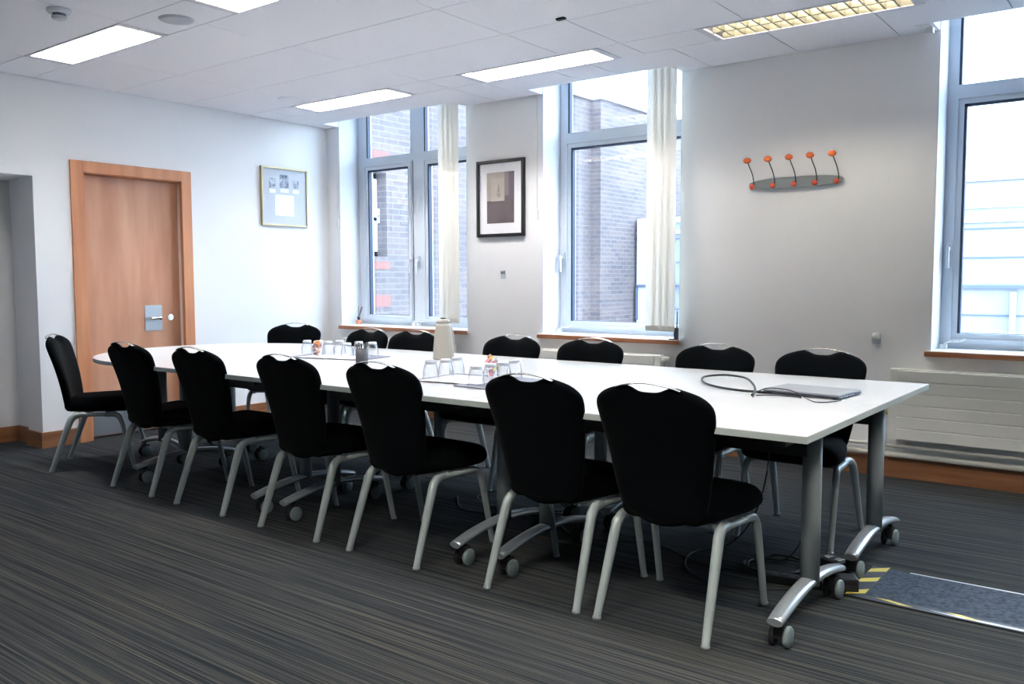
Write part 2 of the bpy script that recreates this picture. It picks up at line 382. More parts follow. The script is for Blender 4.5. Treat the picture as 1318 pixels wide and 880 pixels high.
# ------------------------------------------------------------------ windows
def window(n, X0, X1, panes, transom=(2.32, 2.44), handle_x=(), gdepth=.292):
    """panes: list of (upper x0, upper x1, lower x0, lower x1)"""
    y0, y1 = .25, .32
    b = MB(); zb, zt = SILL, TOPZ
    xsU = [X0] + [v for p in panes for v in p[:2]] + [X1]; xsL = [X0] + [v for p in panes for v in p[2:]] + [X1]
    for i in range(0, len(xsU), 2): b.box(xsU[i], xsU[i+1], y0, y1, transom[1], zt)
    for i in range(0, len(xsL), 2): b.box(xsL[i], xsL[i+1], y0, y1, .905, transom[0])
    b.box(X0, X1, y0, y1, transom[0], transom[1]); b.box(X0, X1, y0, y1, zb+.035, .905); b.box(X0, X1, y0+.02, y1, zb-.03, zb+.035)
    for p in panes: b.box(p[0], p[1], y0, y1, 3.03, zt)
    # raised sash lips
    e = .012
    for p in panes:
        for (u0, u1, z0, z1) in ((p[2], p[3], .905, transom[0]),):
            b.box(u0-.045, u0-.033, y0-e, y0, z0-.045, z1+.045); b.box(u1+.033, u1+.045, y0-e, y0, z0-.045, z1+.045)
            b.box(u0-.033, u1+.033, y0-e, y0, z0-.045, z0-.033); b.box(u0-.033, u1+.033, y0-e, y0, z1+.033, z1+.045)
    if len(panes) == 2:
        pass
    o = struct('window_%d' % n, b, M['frame'])
    gk = MB(); t = .015  # dark strips: painted rebate shade, plus the sash meeting seam
    for p in panes:
        for (u0, u1, z0, z1) in ((p[0], p[1], transom[1], 3.03), (p[2], p[3], .905, transom[0])):
            gk.box(u0-.001, u0+t, y0+.002, gdepth, z0, z1); gk.box(u1-t, u1+.001, y0+.012, gdepth, z0, z1)
            gk.box(u0, u1, y0+.002, gdepth, z1-t, z1+.001); gk.box(u0, u1, y0+.02, gdepth, z0-.001, z0+.004)
    if len(panes) == 2: gk.box((panes[0][3]+panes[1][2])/2-.065, (panes[0][3]+panes[1][2])/2-.058, y0-.003, y0+.003, .86, transom[0]+.05)
    gk.build('rebate_shade', M['rebate_shade'], o)
    for p in panes:
        MB().box(p[0], p[1], gdepth, gdepth+.006, transom[1], 3.03).build('glass_pane', M['pane'], o)
        MB().box(p[2], p[3], gdepth, gdepth+.006, .905, transom[0]).build('glass_pane', M['pane'], o)
    for hx in handle_x:
        h = MB(); h.box(hx-.014, hx+.014, y0-.022, y0-.011, 1.36, 1.47, .004); h.cyl((hx, y0-.02, 1.43), (hx, y0-.055, 1.43), .011)
        h.box(hx-.010, hx+.010, y0-.066, y0-.048, 1.31, 1.445, .006); h.build('handle', M['handle'], o)
    # reveal lining, its colour darkened against the strong daylight
    r = MB(); r.box(X0, X0+.004, .001, y0, SILL, TOPZ); r.box(X1-.004, X1, .001, y0, SILL, TOPZ); r.box(X0, X1, .001, y0, TOPZ-.005, TOPZ); r.build('reveal_lining', M['reveal'], o)
    s = MB(); s.box(X0+.004, X1-.004, -.0, y0+.02, SILL-.03, SILL-.001); s.box(X0-(.02 if n > 1 else -.012), X1+.02, -.035, 0, SILL-.028, SILL-.001)
    so = s.build('window_sill', M['sill'], o)
    MB().box(X0-(.024 if n > 1 else -.008), X1+.024, -.052, -.03, SILL-.036, SILL-.004, .004).build('sill_nosing', M['sillwood'], so)
    return o
window(1, *W1, [(.30, .90, .314, .862), (1.07, 1.69, 1.112, 1.66)], handle_x=(.915, 1.005))
window(2, *W2, [(2.678, 3.742, 2.708, 3.712)], handle_x=(2.64,))
window(3, *W3, [(5.57, 6.24, 5.605, 6.21), (6.41, 7.07, 6.45, 7.03)], handle_x=(5.548,))
for a in (W1, W2, W3): portal(a[0]+.02, a[1]-.02, SILL+.02, TOPZ-.02, .24)

# ------------------------------------------------------------------ door
b = MB()
for (y0, y1, z0, z1) in ((-2.516, -2.425, 0, 2.162), (-1.594, -1.503, 0, 2.162), (-2.425, -1.594, 2.075, 2.162)): b.box(-.02, .018, y0, y1, z0, z1, .003)
for (y0, y1, z0, z1) in ((DY0, -2.405, 0, DZ), (-1.572, DY1-.001+.006, 0, DZ)): b.box(-.115, -.0, y0, y1, z0, z1)
b.box(-.115, 0, DY0, DY1, 2.07, DZ)
b.box(-.115, -.085, -1.60, -1.572, 0, 2.07); b.box(-.115, -.085, -2.405, -2.39, 0, 2.07); b.box(-.115, -.085, -2.4, -1.575, 2.055, 2.07)
door = struct('door_1', b, M['doorframe'])
leaf = MB().box(-.125, -.08, -2.402, -1.577, .012, 2.066, .002).build('door_leaf', M['door'], door)
MB().box(-.08, -.077, -2.36, -1.62, .02, .225, .001).build('kick_plate', M['steel'], leaf)
MB().box(-.08, -.076, -1.902, -1.75, .832, 1.043, .001).build('push_plate', M['steel'], leaf)
b = MB(); b.cyl((-.078, -1.80, .937), (-.03, -1.80, .937), .011); b.tube([(-.034, -1.875, .935), (-.036, -1.83, .937), (-.034, -1.795, .938)], [.010, .012, .013]); b.lathe([(.001,-.018),(.014,-.014),(.019,0),(.014,.014),(.001,.018)], (-.034, -1.79, .938), 14)
label_part(b.build('door_handle', M['chrome'], leaf), 'brushed metal lever handle')
b = MB(); b.cyl((-.08, -1.672, .939), (-.073, -1.672, .939), .026, n=24); b.cyl((-.073, -1.672, .939), (-.069, -1.672, .939), .013, n=18); b.build('lock_cylinder', M['chrome'], leaf)

# ------------------------------------------------------------------ outside
b = MB()
b.box(-1.9, -1.5, 2.289, 7.25, -4, 4.33); b.box(-1.9, -1.5, .4, 1.2, -4, 4.33)
b.box(-1.9, -1.5, 1.2, 2.289, -4, 1.55); b.box(-1.9, -1.5, 1.2, 2.289, 2.63, 4.33)
b.box(-1.9, -1.3, 7.25, 14, -4, 4.33)
wing = b.build('brick_building', M['brick']); tag(wing, 'brown brick building wing outside the left and middle windows', 'building')
b = MB(); b.box(-1.95, -1.44, .4, 7.2, 4.33, 4.46); b.box(-1.95, -1.24, 7.2, 14, 4.33, 4.47); b.build('parapet_coping', M['coping'], wing)
for z0_, z1_ in ((2.785, 2.90), (1.385, 1.485), (.90, 1.05)): MB().box(-1.51, -1.492, 1.15, 2.33, z0_, z1_).build('brick_arch', M['redbrick'], wing)
wf = MB(); wf.box(-1.74, -1.68, 2.22, 2.289, 1.55, 2.63); wf.box(-1.74, -1.68, 1.2, 1.27, 1.55, 2.63); wf.box(-1.74, -1.68, 1.2, 2.289, 1.55, 1.62); wf.box(-1.74, -1.68, 1.2, 2.289, 2.56, 2.63); wf.box(-1.74, -1.68, 1.2, 2.289, 2.02, 2.09)
wf.box(-1.64, -1.62, 2.10, 2.27, 2.06, 2.10); wf.box(-1.64, -1.62, 2.245, 2.275, 1.99, 2.17)
wfo = wf.build('window_frame', mat('bright_white_window_frame', (235,238,242), .5), wing); MB().box(-1.76, -1.755, 1.27, 2.22, 1.6, 2.58).build('window_pane', M['laptopdark'], wfo)
Y2 = 8.46
b = MB(); b.box(-1.235, 14, Y2, Y2+.3, -4, 2.06); b.box(-1.235, 14, Y2+.0, Y2+3, 2.06, 2.26)
low = b.build('clad_building', M['clad']); tag(low, 'pale blue metal clad building seen through the right window', 'building')
b = MB(); b.box(-1.235, 14, Y2-.04, Y2+.02, 2.055, 2.12); b.box(-1.235, 14, Y2-.03, Y2+3, 2.26, 2.355); b.box(4.83, 4.90, Y2-.12, Y2-.02, -1, 1.05); b.box(-1.235, -.9, Y2-.03, Y2, .4, 2.26); label_part(b.build('white_trim', M['white_out'], low), 'white fascia and downpipe')
b = MB()
for z in (1.965, 1.545, .709, .30): b.box(-.9, 14, Y2-.012, Y2, z-.012, z+.012)
b.box(-1.235, 14, Y2-.07, Y2, 1.10, 1.145); b.box(-1.235, -1.2, Y2-.07, Y2-.04, .5, 1.12)
b.build('panel_joint', M['cladline'], low)
b = MB(); b.box(1.0, 15, Y2+3.2, Y2+8, 2.3, 3.03)
hb = b.build('rooftop_plant_building', M['clad2']); tag(hb, 'low pale grey rooftop storey set back above the clad building', 'building')
MB().box(.96, 15, Y2+3.15, Y2+8, 2.96, 3.06).build('roof_edge', M['coping'], hb)
struct('ground_outside', MB().box(-12, 30, .4, 40, -4.2, -4), M['ground'])

# ------------------------------------------------------------------ ceiling lights
def make_light():
    t = thing('ceiling_light', 'x', 'ceiling light')
    L_, Wd = 1.198, .308
    b = MB(); x0, x1, y0, y1 = -L_/2, L_/2, -Wd/2, Wd/2; zz = .085
    b.box(x0, x1, y0, y1, zz, zz+.005); b.box(x0, x0+.004, y0, y1, .004, zz); b.box(x1-.004, x1, y0, y1, .004, zz); b.box(x0, x1, y0, y0+.004, .004, zz); b.box(x0, x1, y1-.004, y1, .004, zz)
    b.build('housing', M['reflector'], t)
    b = MB(); f = .014
    b.box(x0, x1, y0, y0+f, -.004, .006); b.box(x0, x1, y1-f, y1, -.004, .006); b.box(x0, x0+.05, y0+f, y1-f, -.003, .006); b.box(x1-.05, x1, y0+f, y1-f, -.003, .006)
    b.build('trim_frame', M['fixture'], t)
    b = MB(); n = 15
    xa, xb = x0+.05, x1-.05; ya, yb = y0+f, y1-f
    for i in range(1, n):   # V shaped cross blades
        x = xa+(xb-xa)*i/n
        b.prism_x = None
        for (u0, u1) in ((ya, -.006), (.006, yb)):
            v = [(x-.0045, .0), (x+.0045, .0), (x+.0015, .045), (x-.0015, .045)]
            A = [b.bm.verts.new((px, u0, pz)) for px, pz in v]; B = [b.bm.verts.new((px, u1, pz)) for px, pz in v]
            for j in range(4): b._f([A[j], A[(j+1) % 4], B[(j+1) % 4], B[j]])
            b._f(A[::-1]); b._f(B)
    b.box(xa, xb, -.008, .008, 0, .045)
    for s in (ya, yb):   # sloping side reflectors
        d = .002 if s == ya else -.002; sgn = 1 if s == ya else -1
        A = [b.bm.verts.new(p) for p in ((xa, s, 0), (xb, s, 0), (xb, s+sgn*.012, .06), (xa, s+sgn*.012, .06))]; b._f(A)
    b.build('louvre', M['louvre'], t)
    for s in (-1, 1):
        tb = MB(); tb.cyl((xa+.01, s*.072, .062), (xb-.01, s*.072, .062), .011, n=8); tb.build('fluorescent_tube', M['tube'], t)
    return t
proto_light = make_light()
LL = ['recessed louvre ceiling light nearest the picture on the left wall', 'recessed louvre ceiling light in front of the middle window', 'recessed louvre ceiling light above the wall with the coat rack',
      'recessed ceiling light above the left side beside the smoke detector', 'recessed ceiling light just beyond the round ceiling speaker, cut by the photo top', None, None, None, None, None, None]
VISIBLE = 5
def place(o, i):
    l = LIGHTS[i]; o.location = ((l[0]+l[1])/2, (l[2]+l[3])/2, H); o['group'] = 'recessed ceiling lights'
    o['label'] = LL[i] or 'unseen recessed louvre ceiling light added for fill'
LIGHT_IDX = [1, 2, 0, 3, 4] + [5, 7, 9, 10]  # second group is out of view, added for fill light
for n_, i in enumerate(LIGHT_IDX):
    o = proto_light if n_ == 0 else copy_tree(proto_light)
    place(o, i)
    if i in (7, 9, 10):
        for ch in o.children:
            if ch.name.startswith('fluorescent'): ch.data = ch.data.copy(); ch.data.materials[0] = M['warm_fill_tube']
    if i == 2:  # darkened copies imitate a less brightly lit fixture
        for ch in o.children:
            if ch.name.startswith('louvre'): ch.data = ch.data.copy(); ch.data.materials[0] = M['darkened_louvre']
            if ch.name.startswith('housing'): ch.data = ch.data.copy(); ch.data.materials[0] = M['darkened_reflector']
        for ch in o.children:
            if ch.name.startswith('fluorescent'): ch.data = ch.data.copy(); ch.data.materials[0] = M['dimmed_tube']
# plain blank tiles where no lamp is fitted
b = MB()
for i, l in enumerate(LIGHTS):
    if i not in LIGHT_IDX: b.box(l[0]+.002, l[1]-.002, l[2]+.002, l[3]-.002, H, H+.03)
o = b.build('trim_1', M['ceil']); o['kind'] = 'structure'

t = thing('smoke_detector', 'small round smoke detector on the ceiling in the upper left', 'smoke detector', (1.775, -3.40, H))
MB().lathe([(.062,0),(.062,-.014),(.055,-.022),(.04,-.024)], n=28, cap0=True, cap1=True).build('base', M['fixture'], t)
MB().lathe([(.034,-.022),(.034,-.034),(.030,-.040)], n=24).build('sensor_gap', M['slate'], t)
MB().lathe([(.040,-.038),(.038,-.050),(.026,-.056)], n=24).build('cap', M['fixture'], t)
t = thing('ceiling_speaker', 'round grey flush ceiling speaker between two lights', 'speaker', (2.115, -2.905, H))
MB().lathe([(.099,0),(.099,-.003),(.092,-.004)], n=40).build('rim', M['fixture'], t)
MB().lathe([(.092,-.001),(.092,-.0055),(.05,-.006),(.01,-.006)], n=40).build('grille', M['speaker'], t)
t = thing('ceiling_ring', 'faint round flush ring on the ceiling near the far left light', 'speaker', (.86, -1.13, H))
MB().lathe([(.085,0),(.085,-.003),(.075,-.004)], n=36).build('rim', M['ceil'], t)
MB().lathe([(.075,-.001),(.075,-.003),(.02,-.003)], n=36).build('grille', M['ceil'], t)
o = MB().box(-.028, .028, -.014, .014, -.012, 0, .003).build('ceiling_clip', M['blackmetal'], loc=(3.854, -1.593, H)); tag(o, 'small dark clip on a ceiling tile joint', 'clip')
b = MB(); v = [(5.448,-.19),(5.50,-.02),(5.43,-.02)]; b.prism([(5.40,-.19),(5.49,-.19),(5.49,-.03),(5.44,-.03)], H-.004, H+.0); b.prism([(5.455,-.12),(5.49,-.12),(5.49,-.085)], H-.035, H)
o = b.build('pelmet_bracket', M['white']); tag(o, 'small white bracket at the ceiling edge beside the right window', 'bracket')

# ------------------------------------------------------------------ blinds
def blind(name, label, x0, x1, z0, y, n=4):
    t = thing(name, label, 'blind', ((x0+x1)/2, y, 0))
    hr = MB().box(-(x1-x0)/2-.02 if False else -1.0*(x1-x0), (x1-x0)/2, -.025, .025, 3.02, 3.06).build('head_rail', M['white'], t)
    wv = .089; ang = math.radians(9)
    span = (x1-x0)-wv*math.cos(ang)
    for i in range(n):
        cx = -(x1-x0)/2 + wv*math.cos(ang)/2 + span*i/(n-1)
        dx, dy = math.cos(ang)*wv/2, math.sin(ang)*wv/2
        b = MB(); k = 6; zt = 3.02; zb = z0
        pr = []
        for j in range(k+1):
            u = -1+2*j/k; bow = .0012*(1-u*u)
            pr.append((cx+u*dx-math.sin(ang)*bow*-1, -u*dy-bow*math.cos(ang)))
        A = [b.bm.verts.new((px, py, zb)) for px, py in pr]; B = [b.bm.verts.new((px, py, zt)) for px, py in pr]
        for j in range(k):
            for q in ([A[j], A[j+1], B[j+1], B[j]],):
                f = b._f(q)
                if f: f.smooth = True
        b.build('vane', M['vane'], t)
        wgt = MB().box(cx-dx*.9, cx+dx*.9, -.003-dy*.0, .003, zb-.002, zb+.035)
        w_ = wgt.build('vane_weight', M['white'], t)
    return t
bl1 = blind('vertical_blind', 'cream vertical blind drawn to the right side of the left window', 1.555, 1.80, .875, -.10)
bl2 = blind('vertical_blind', 'cream vertical blind drawn to the right side of the middle window', 3.603, 3.845, .875, -.12)
b = MB()
for x in (1.758, 1.778):
    z = .98
    while z < 2.98:
        bmesh.ops.create_icosphere(b.bm, subdivisions=1, radius=.0062, matrix=Matrix.Translation((x-(1.555+1.80)/2, .22, z))); z += .0235
    b.box(x-.839-.839-.001, x-1.6775+.001, .219, .221, .98, 3.0)
b.build('bead_chain', M['white'], bl1)
b = MB(); b.tube([(.12, .02, .815), (.125, .02, .90), (.128, .02, .97), (.128, .02, 1.02)], .004); b.box(.108, .135, .005, .035, .812, .90, .004); b.box(.07, .135, .0, .04, .812, .822, .002)
label_part(b.build('cord_tensioner', M['laptopdark'], bl2), 'dark cord tensioner on the sill')
for (x, lab, z) in ((.158, 'thin white blind cord with toggle left of the left window', 1.83), (2.55, 'thin white blind cord with toggle left of the middle window', 1.80)):
    t = thing('blind_cord', lab, 'cord', (x, -.008, 0))
    MB().cyl((0,0,z), (0,0,H), .0035, n=6).build('cord', M['white'], t)
    MB().box(-.012,.012,-.010,.007, z-.07, z+.01, .004).build('toggle', M['white'], t)
# stays on the sills
for (x, y, lab) in ((.965, .20, 'white window stay fittings at the middle of the left sill'), (2.635, .19, 'white window stay at the left end of the middle sill'), (5.545, .18, 'white window stay at the left end of the right sill')):
    t = thing('window_stay', lab, 'window stay', (x, y, SILL-.001))
    b = MB(); b.box(-.02, .02, -.012, .012, 0, .03, .003)
    if x < 2: b.box(.045, .08, -.012, .012, 0, .03, .003)
    b.build('base', M['white'], t)
    MB().tube([(0,0,.028), (.03,.005,.045), (.09,.012,.05), (.12,.016,.065)], .005).build('arm', M['white'], t)

# ------------------------------------------------------------------ radiators and pipes
def radiator(label, x0, x1, z0, z1, y0=-.105, y1=-.03, valve_left=True, rows=6):
    t = thing('radiator', label, 'radiator', (x0, 0, 0)); L_ = x1-x0
    b = MB(); h = (z1-z0)/rows
    for i in range(rows): b.box(.05, L_-.05, y0, y1+.02, z0+i*h+.003, z0+(i+1)*h-.003, .004)
    b.box(.05, L_-.05, y0+.006, y1+.015, z0+.003, z1-.003)
    b.build('panel', M['rad'], t)
    b = MB(); b.box(0, .052, y0+.004, y1, z0-.004, z1+.002, .003); b.box(L_-.052, L_, y0+.004, y1, z0-.004, z1+.002, .003); b.box(0, L_, y0+.02, y1, z1-.004, z1+.004, .002)
    b.build('side_cover', M['rad'], t)
    b = MB(); b.box(.15, .2, y1, -.001, z0+.05, z1-.05); b.box(L_-.2, L_-.15, y1, -.001, z0+.05, z1-.05); b.build('wall_bracket', M['rad'], t)
    return t, L_
r1, _ = radiator('long cream ribbed radiator under the right window', 5.298, 7.4, .254, .690)
b = MB(); b.tube([(-.02,-.06,.20), (-.035,-.06,.30), (-.03,-.06,.40), (.0,-.06,.42)], .009); b.build('feed_pipe', M['pipe'], r1)
b = MB(); b.cyl((-.055,-.06,.415), (-.015,-.06,.415), .016); b.cyl((-.035,-.06,.40), (-.035,-.06,.43), .011); label_part(b.build('valve', M['brass'], r1), 'small brass radiator valve')
r2, L2 = radiator('low cream radiator under the middle window behind the chairs', 2.62, 3.72, .254, .690)
b = MB(); b.cyl((L2, -.065, .655), (L2+.03, -.065, .655), .012); b.cyl((L2+.03, -.065, .64), (L2+.03, -.065, .685), .024); b.cyl((L2+.03,-.065,.12),(L2+.03,-.065,.65),.008)
label_part(b.build('valve', M['white'], r2), 'white thermostatic radiator valve')
r3, _ = radiator('cream radiator under the left window, mostly hidden by chairs', .3, 1.7, .254, .690)
b = MB(); b.cyl((.02, -.055, .207), (XR-.02, -.055, .207), .011, n=12)
o = b.build('heating_pipe', M['pipe']); tag(o, 'upper thin cream heating pipe along the window wall', 'pipe', 'heating pipes along the window wall')
b = MB(); b.cyl((.02, -.045, .150), (XR-.02, -.045, .150), .017, n=12)
o = b.build('heating_pipe', M['pipe']); tag(o, 'lower thicker cream heating pipe just above the skirting', 'pipe', 'heating pipes along the window wall')

# ------------------------------------------------------------------ wall things
t = thing('coat_rack', 'grey wall coat rack with five orange disc hooks', 'coat rack', (4.655, 0, 1.886))
b = MB(); pts = []
for i in range(41):
    a = 2*math.pi*i/40; c, s = math.cos(a), math.sin(a)
    pts.append((.315*math.copysign(abs(c)**.75, c), .036*math.copysign(abs(s)**.8, s)))
pts = pts[:-1]
A = [b.bm.verts.new((x, -.022, z)) for x, z in pts]; B = [b.bm.verts.new((x, -.012, z)) for x, z in pts]
for j in range(40): b._f([A[j], A[(j+1) % 40], B[(j+1) % 40], B[j]])
b._f(A); b._f(B[::-1]); b.box(-.2, -.18, -.012, 0, -.012, .012); b.box(.18, .2, -.012, 0, -.012, .012)
b.build('back_plate', M['rackgrey'], t)
for x in (-.292, -.148, -.006, .132, .272):
    hk = MB().tube([(x+.012,-.025,-.012), (x+.014,-.032,.02), (x+.010,-.05,.07), (x-.002,-.075,.12), (x-.012,-.085,.155)], .0035, n=8).build('hook', M['blackmetal'], t)
    b = MB(); prof = [(.001,-.008),(.02,-.007),(.026,0),(.02,.007),(.001,.008)]
    tb = bmesh.new(); q = MB(); q.lathe(prof, n=24)
    mt = Matrix.Translation((x-.013, -.088, .158)) @ Matrix.Rotation(math.radians(55), 4, 'X') @ Matrix.Rotation(math.radians(18), 4, 'Y')
    b.merge(q.bm, mt); tb.free(); b.build('disc', M['orange'], hk)
    q = MB(); q.lathe([(.017,-.005),(.019,0),(.014,.006),(.004,.008)], n=20); b = MB(); b.merge(q.bm, Matrix.Translation((x, -.028, -.012)) @ Matrix.Rotation(math.pi/2, 4, 'X')); b.build('fixing_cap', M['orangedark'], hk)

t = thing('wall_thermostat', 'small white thermostat knob on wall right of the coat rack', 'thermostat', (5.19, 0, .875))
MB().box(-.028, .028, -.012, 0, -.036, .03, .004).build('back_plate', M['frame'], t)
q = MB(); q.lathe([(.024,0),(.024,.02),(.018,.028),(.001,.03)], n=20); b = MB(); b.merge(q.bm, Matrix.Translation((.004,-.012,.012)) @ Matrix.Rotation(math.pi/2, 4, 'X')); b.build('knob', M['white'], t)
t = thing('wall_hook_plate', 'tiny metal hook plate on wall below the black framed picture', 'hook', (2.195, 0, 1.29))
MB().box(-.025, .025, -.006, 0, -.035, .0, .002).build('plate', M['frame'], t)
b = MB(); b.cyl((0,-.006,.012),(0,-.03,.02),.006,n=8); b.box(-.022,.022,-.012,0,.004,.03,.003); b.build('hook', M['steel'], t)

# framed certificate on left wall (faces +x)
t = thing('framed_certificate', 'thin gold framed certificate with three small photos on left wall', 'framed picture', (0, -.527, 2.023))
hw, hh = .265, .270
b = MB(); f = .016
b.box(0, .028, -hw, -hw+f, -hh, hh, .002); b.box(0, .028, hw-f, hw, -hh, hh, .002); b.box(0, .028, -hw+f, hw-f, hh-f, hh, .002); b.box(0, .028, -hw+f, hw-f, -hh, -hh+f, .002)
b.build('frame', mat('pale_gold_frame', (190,176,140), .4, .4), t)
MB().box(.002, .016, -hw+f, hw-f, -hh+f, hh-f).build('mount_board', mat('grey_blue_mount', (196,202,210), .8), t)
pm = ramp_noise(mat('small_monochrome_photo', (90,110,140), .5), 22, (52,68,96), (190,200,214), 4, .4, .62)[0]
for (y0, y1, z0, z1, k) in ((-.175, -.105, .075, .165, 0), (-.055, .045, .085, .205, 1), (.09, .165, .085, .165, 2)):
    MB().box(.016, .0175, y0, y1, z0, z1).build('small_photo', pm if k < 2 else ramp_noise(mat('pale_photo', (190,195,205), .5), 24, (120,130,150), (225,228,232), 3)[0], t)
    MB().box(.016, .0172, y0, y1, z0-.045, z0-.008).build('caption', M['paper'], t)
MB().box(.016, .0175, -.115, .105, -.175, .02).build('certificate_sheet', M['paper'], t)

# framed photograph on window wall (faces -y)
t = thing('framed_photograph', 'black framed sepia photograph hanging between left and middle windows', 'framed picture', (2.18, 0, 1.924))
hw, hh = .25, .318; f = .026
b = MB()
b.box(-hw, -hw+f, -.03, 0, -hh, hh, .003); b.box(hw-f, hw, -.03, 0, -hh, hh, .003); b.box(-hw+f, hw-f, -.03, 0, hh-f, hh, .003); b.box(-hw+f, hw-f, -.03, 0, -hh, -hh+f, .003)
b.build('frame', M['black'], t)
MB().box(-hw+f, hw-f, -.014, -.002, -hh+f, hh-f).build('mount_board', M['paper'], t)
px0, px1, pz0, pz1 = -.145, .142, -.205, .215
pr = MB().box(px0, px1, -.0155, -.014, pz0, pz1).build('print', ramp_noise(mat('sepia_dark', (84,74,76), .6), 3, (70,62,66), (98,88,92), 3)[0], t)
def pp(name, a, c, z0, z1, rgb, dd=0):
    mm = ramp_noise(mat(name+'_tone', rgb, .6), 4, tuple(int(v*.88) for v in rgb), rgb, 3)[0]
    return MB().box(a, c, -.0158-dd, -.0152, z0, z1).build(name, mm, pr)
pp('pale_wall_area', px0, .045, -.018, pz1, (176,166,160)); pp('pale_panel', -.10, .04, -.022, .17, (190,182,174), .0005); pp('mid_wall_area', .045, .088, .02, pz1, (128,118,122), .0008); pp('dark_edge', .088, px1, -.01, pz1, (92,84,98), .001)  # printed tones: paler panel, darker right edge
b = MB(); q = [(-.035,0),(-.022,-.03),(-.006,-.03),(.008,0)]
for pts_, rz in ((q, 0), ([(-.03,.005),(.0,.01),(-.008,.05),(-.014,.085),(-.022,.05)], 0)):
    A = [b.bm.verts.new((x-.005, -.0175, z+.04)) for x, z in pts_]; B = [b.bm.verts.new((x-.005, -.0166, z+.04)) for x, z in pts_]
    b._f(A); b._f(B[::-1])
    for j in range(len(pts_)): b._f([A[j], A[(j+1) % len(pts_)], B[(j+1) % len(pts_)], B[j]])
b.build('pot_and_flame_shape', mat('sepia_mid', (142,134,128), .6), pr)

# ------------------------------------------------------------------ tables
TZ = .755; TT = .024
def casters(t, x, y, axis, parent):
    for s in (-1, 1):
        cx, cy = (x, y+s*.285) if axis == 'y' else (x+s*.24, y)
        b = MB(); b.box(cx-.016, cx+.016, cy-.026, cy+.026, .03, .085, .006); b.cyl((cx, cy, .08), (cx, cy, .115), .009); cs = b.build('caster', M['rubber'], parent)
        b = MB(); bk = MB(); r = .037
        q = MB(); q.lathe([(.012,-.011),(r-.004,-.011),(r,-.007),(r,.007),(r-.004,.011),(.012,.011)], n=22)
        hub = []
        for o_ in (-.024, .024):
            tb = bmesh.new(); q2 = MB(); q2.lathe([(.004,-.009),(r-.004,-.009),(r,-.005),(r,.005),(r-.004,.009),(.004,.009)], n=22)
            (b if o_ > 0 else bk).merge(q2.bm, Matrix.Translation((cx+o_, cy, r)) @ Matrix.Rotation(math.pi/2, 4, 'Y')); tb.free()
        q.bm.free()
        b.build('wheel', M['wheel'], cs); bk.build('wheel', M['rubber'], cs)
def tee_leg(t, x, y, axis='y', half=.35):
    b = MB(); b.cyl((x, y, .135), (x, y, TZ-TT-.05), .034, n=24)
    leg = b.build('leg', M['greymetal'], t)
    P, R = [], []
    for i in range(9):
        u = -1+2*i/8; z = .150-.048*abs(u)**1.8
        P.append((x, y+u*half, z) if axis == 'y' else (x+u*half*.86, y, z)); R.append(.031 if abs(u) < .95 else .028)
    f = MB(); f.tube(P, R, n=12, side=(1,0,0) if axis == 'y' else (0,1,0), flat=.55, res=3); ft = f.build('foot', M['footmetal'], leg)
    b = MB(); b.box(x-.03, x+.03, y-.06, y+.06, TZ-TT-.055, TZ-TT, .004) if axis == 'y' else b.box(x-.06, x+.06, y-.03, y+.03, TZ-TT-.055, TZ-TT, .004)
    b.build('bracket', M['blackmetal'], leg)
    casters(t, x, y, axis, leg)
def rect_table(label, x0, x1, y0, y1):
    t = thing('conference_table', label, 'table', (0, 0, 0), 0, 'white conference tables pushed together')
    e = .0016
    b = MB(); b.mi = 0; b.box(x0+e, x1-e, y0+e, y1-e, TZ-TT+.001, TZ, .0015); b.build('tabletop', M['tabletop'], t)
    b = MB(); b.box(x0+e-.0006, x1-e+.0006, y0+e-.0006, y1-e+.0006, TZ-TT, TZ-.0022); b.build('edge_band', M['tableedge'], t)
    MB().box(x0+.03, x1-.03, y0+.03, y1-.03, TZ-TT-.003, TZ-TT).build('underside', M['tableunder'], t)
    yc = (y0+y1)/2
    b = MB(); b.box(x0+.13, x1-.13, yc-.035, yc+.035, TZ-TT-.122, TZ-TT-.004, .004); b.build('beam', M['blackmetal'], t)
    for xx in (x0+.121, x1-.121): MB().box(xx-.022, xx+.022, y0+.08, y1-.08, TZ-TT-.035, TZ-TT-.002, .003).build('cross_rail', M['blackmetal'], t)
    for xx in (x0+.121, x1-.121): tee_leg(t, xx, yc)
    return t
YN, YM, YB = -3.060, -2.207, -1.354
X_ = [1.53, 2.95, 4.365, 5.782]
names = ['white rectangular table, camera side, next to the rounded end', 'white rectangular table, camera side, middle of the row', 'white rectangular table nearest the camera, at the open right end']
for i in range(3): rect_table(names[i], X_[i], X_[i+1], YN, YM)
names = ['white rectangular table, window side, next to the rounded end', 'white rectangular table, window side, middle of the row', 'white rectangular table, window side, holding the closed laptop']
for i in range(3): rect_table(names[i], X_[i], X_[i+1], YM, YB)
t = thing('end_table', 'white half-round table closing the left end near the door', 'table', (0,0,0), 0, 'white conference tables pushed together')
def half(r):
    return [(X_[0]-.001, YM-r)] + [(X_[0]-r*math.sin(a), YM-r*math.cos(a)) for a in [math.pi*k/48 for k in range(1, 48)]] + [(X_[0]-.001, YM+r)]
MB().prism(half(.852), TZ-TT+.001, TZ).build('tabletop', M['tabletop'], t)
MB().prism(half(.8526), TZ-TT, TZ-.0022).build('edge_band', M['tableedge'], t)
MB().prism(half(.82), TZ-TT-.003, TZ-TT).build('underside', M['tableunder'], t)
b = MB(); b.box(1.1, 1.16, -2.48, -1.94, TZ-TT-.07, TZ-TT-.01, .004); b.build('beam', M['blackmetal'], t)
tee_leg(t, 1.12, -2.48, 'x', .30); tee_leg(t, 1.12, -1.93, 'x', .30)

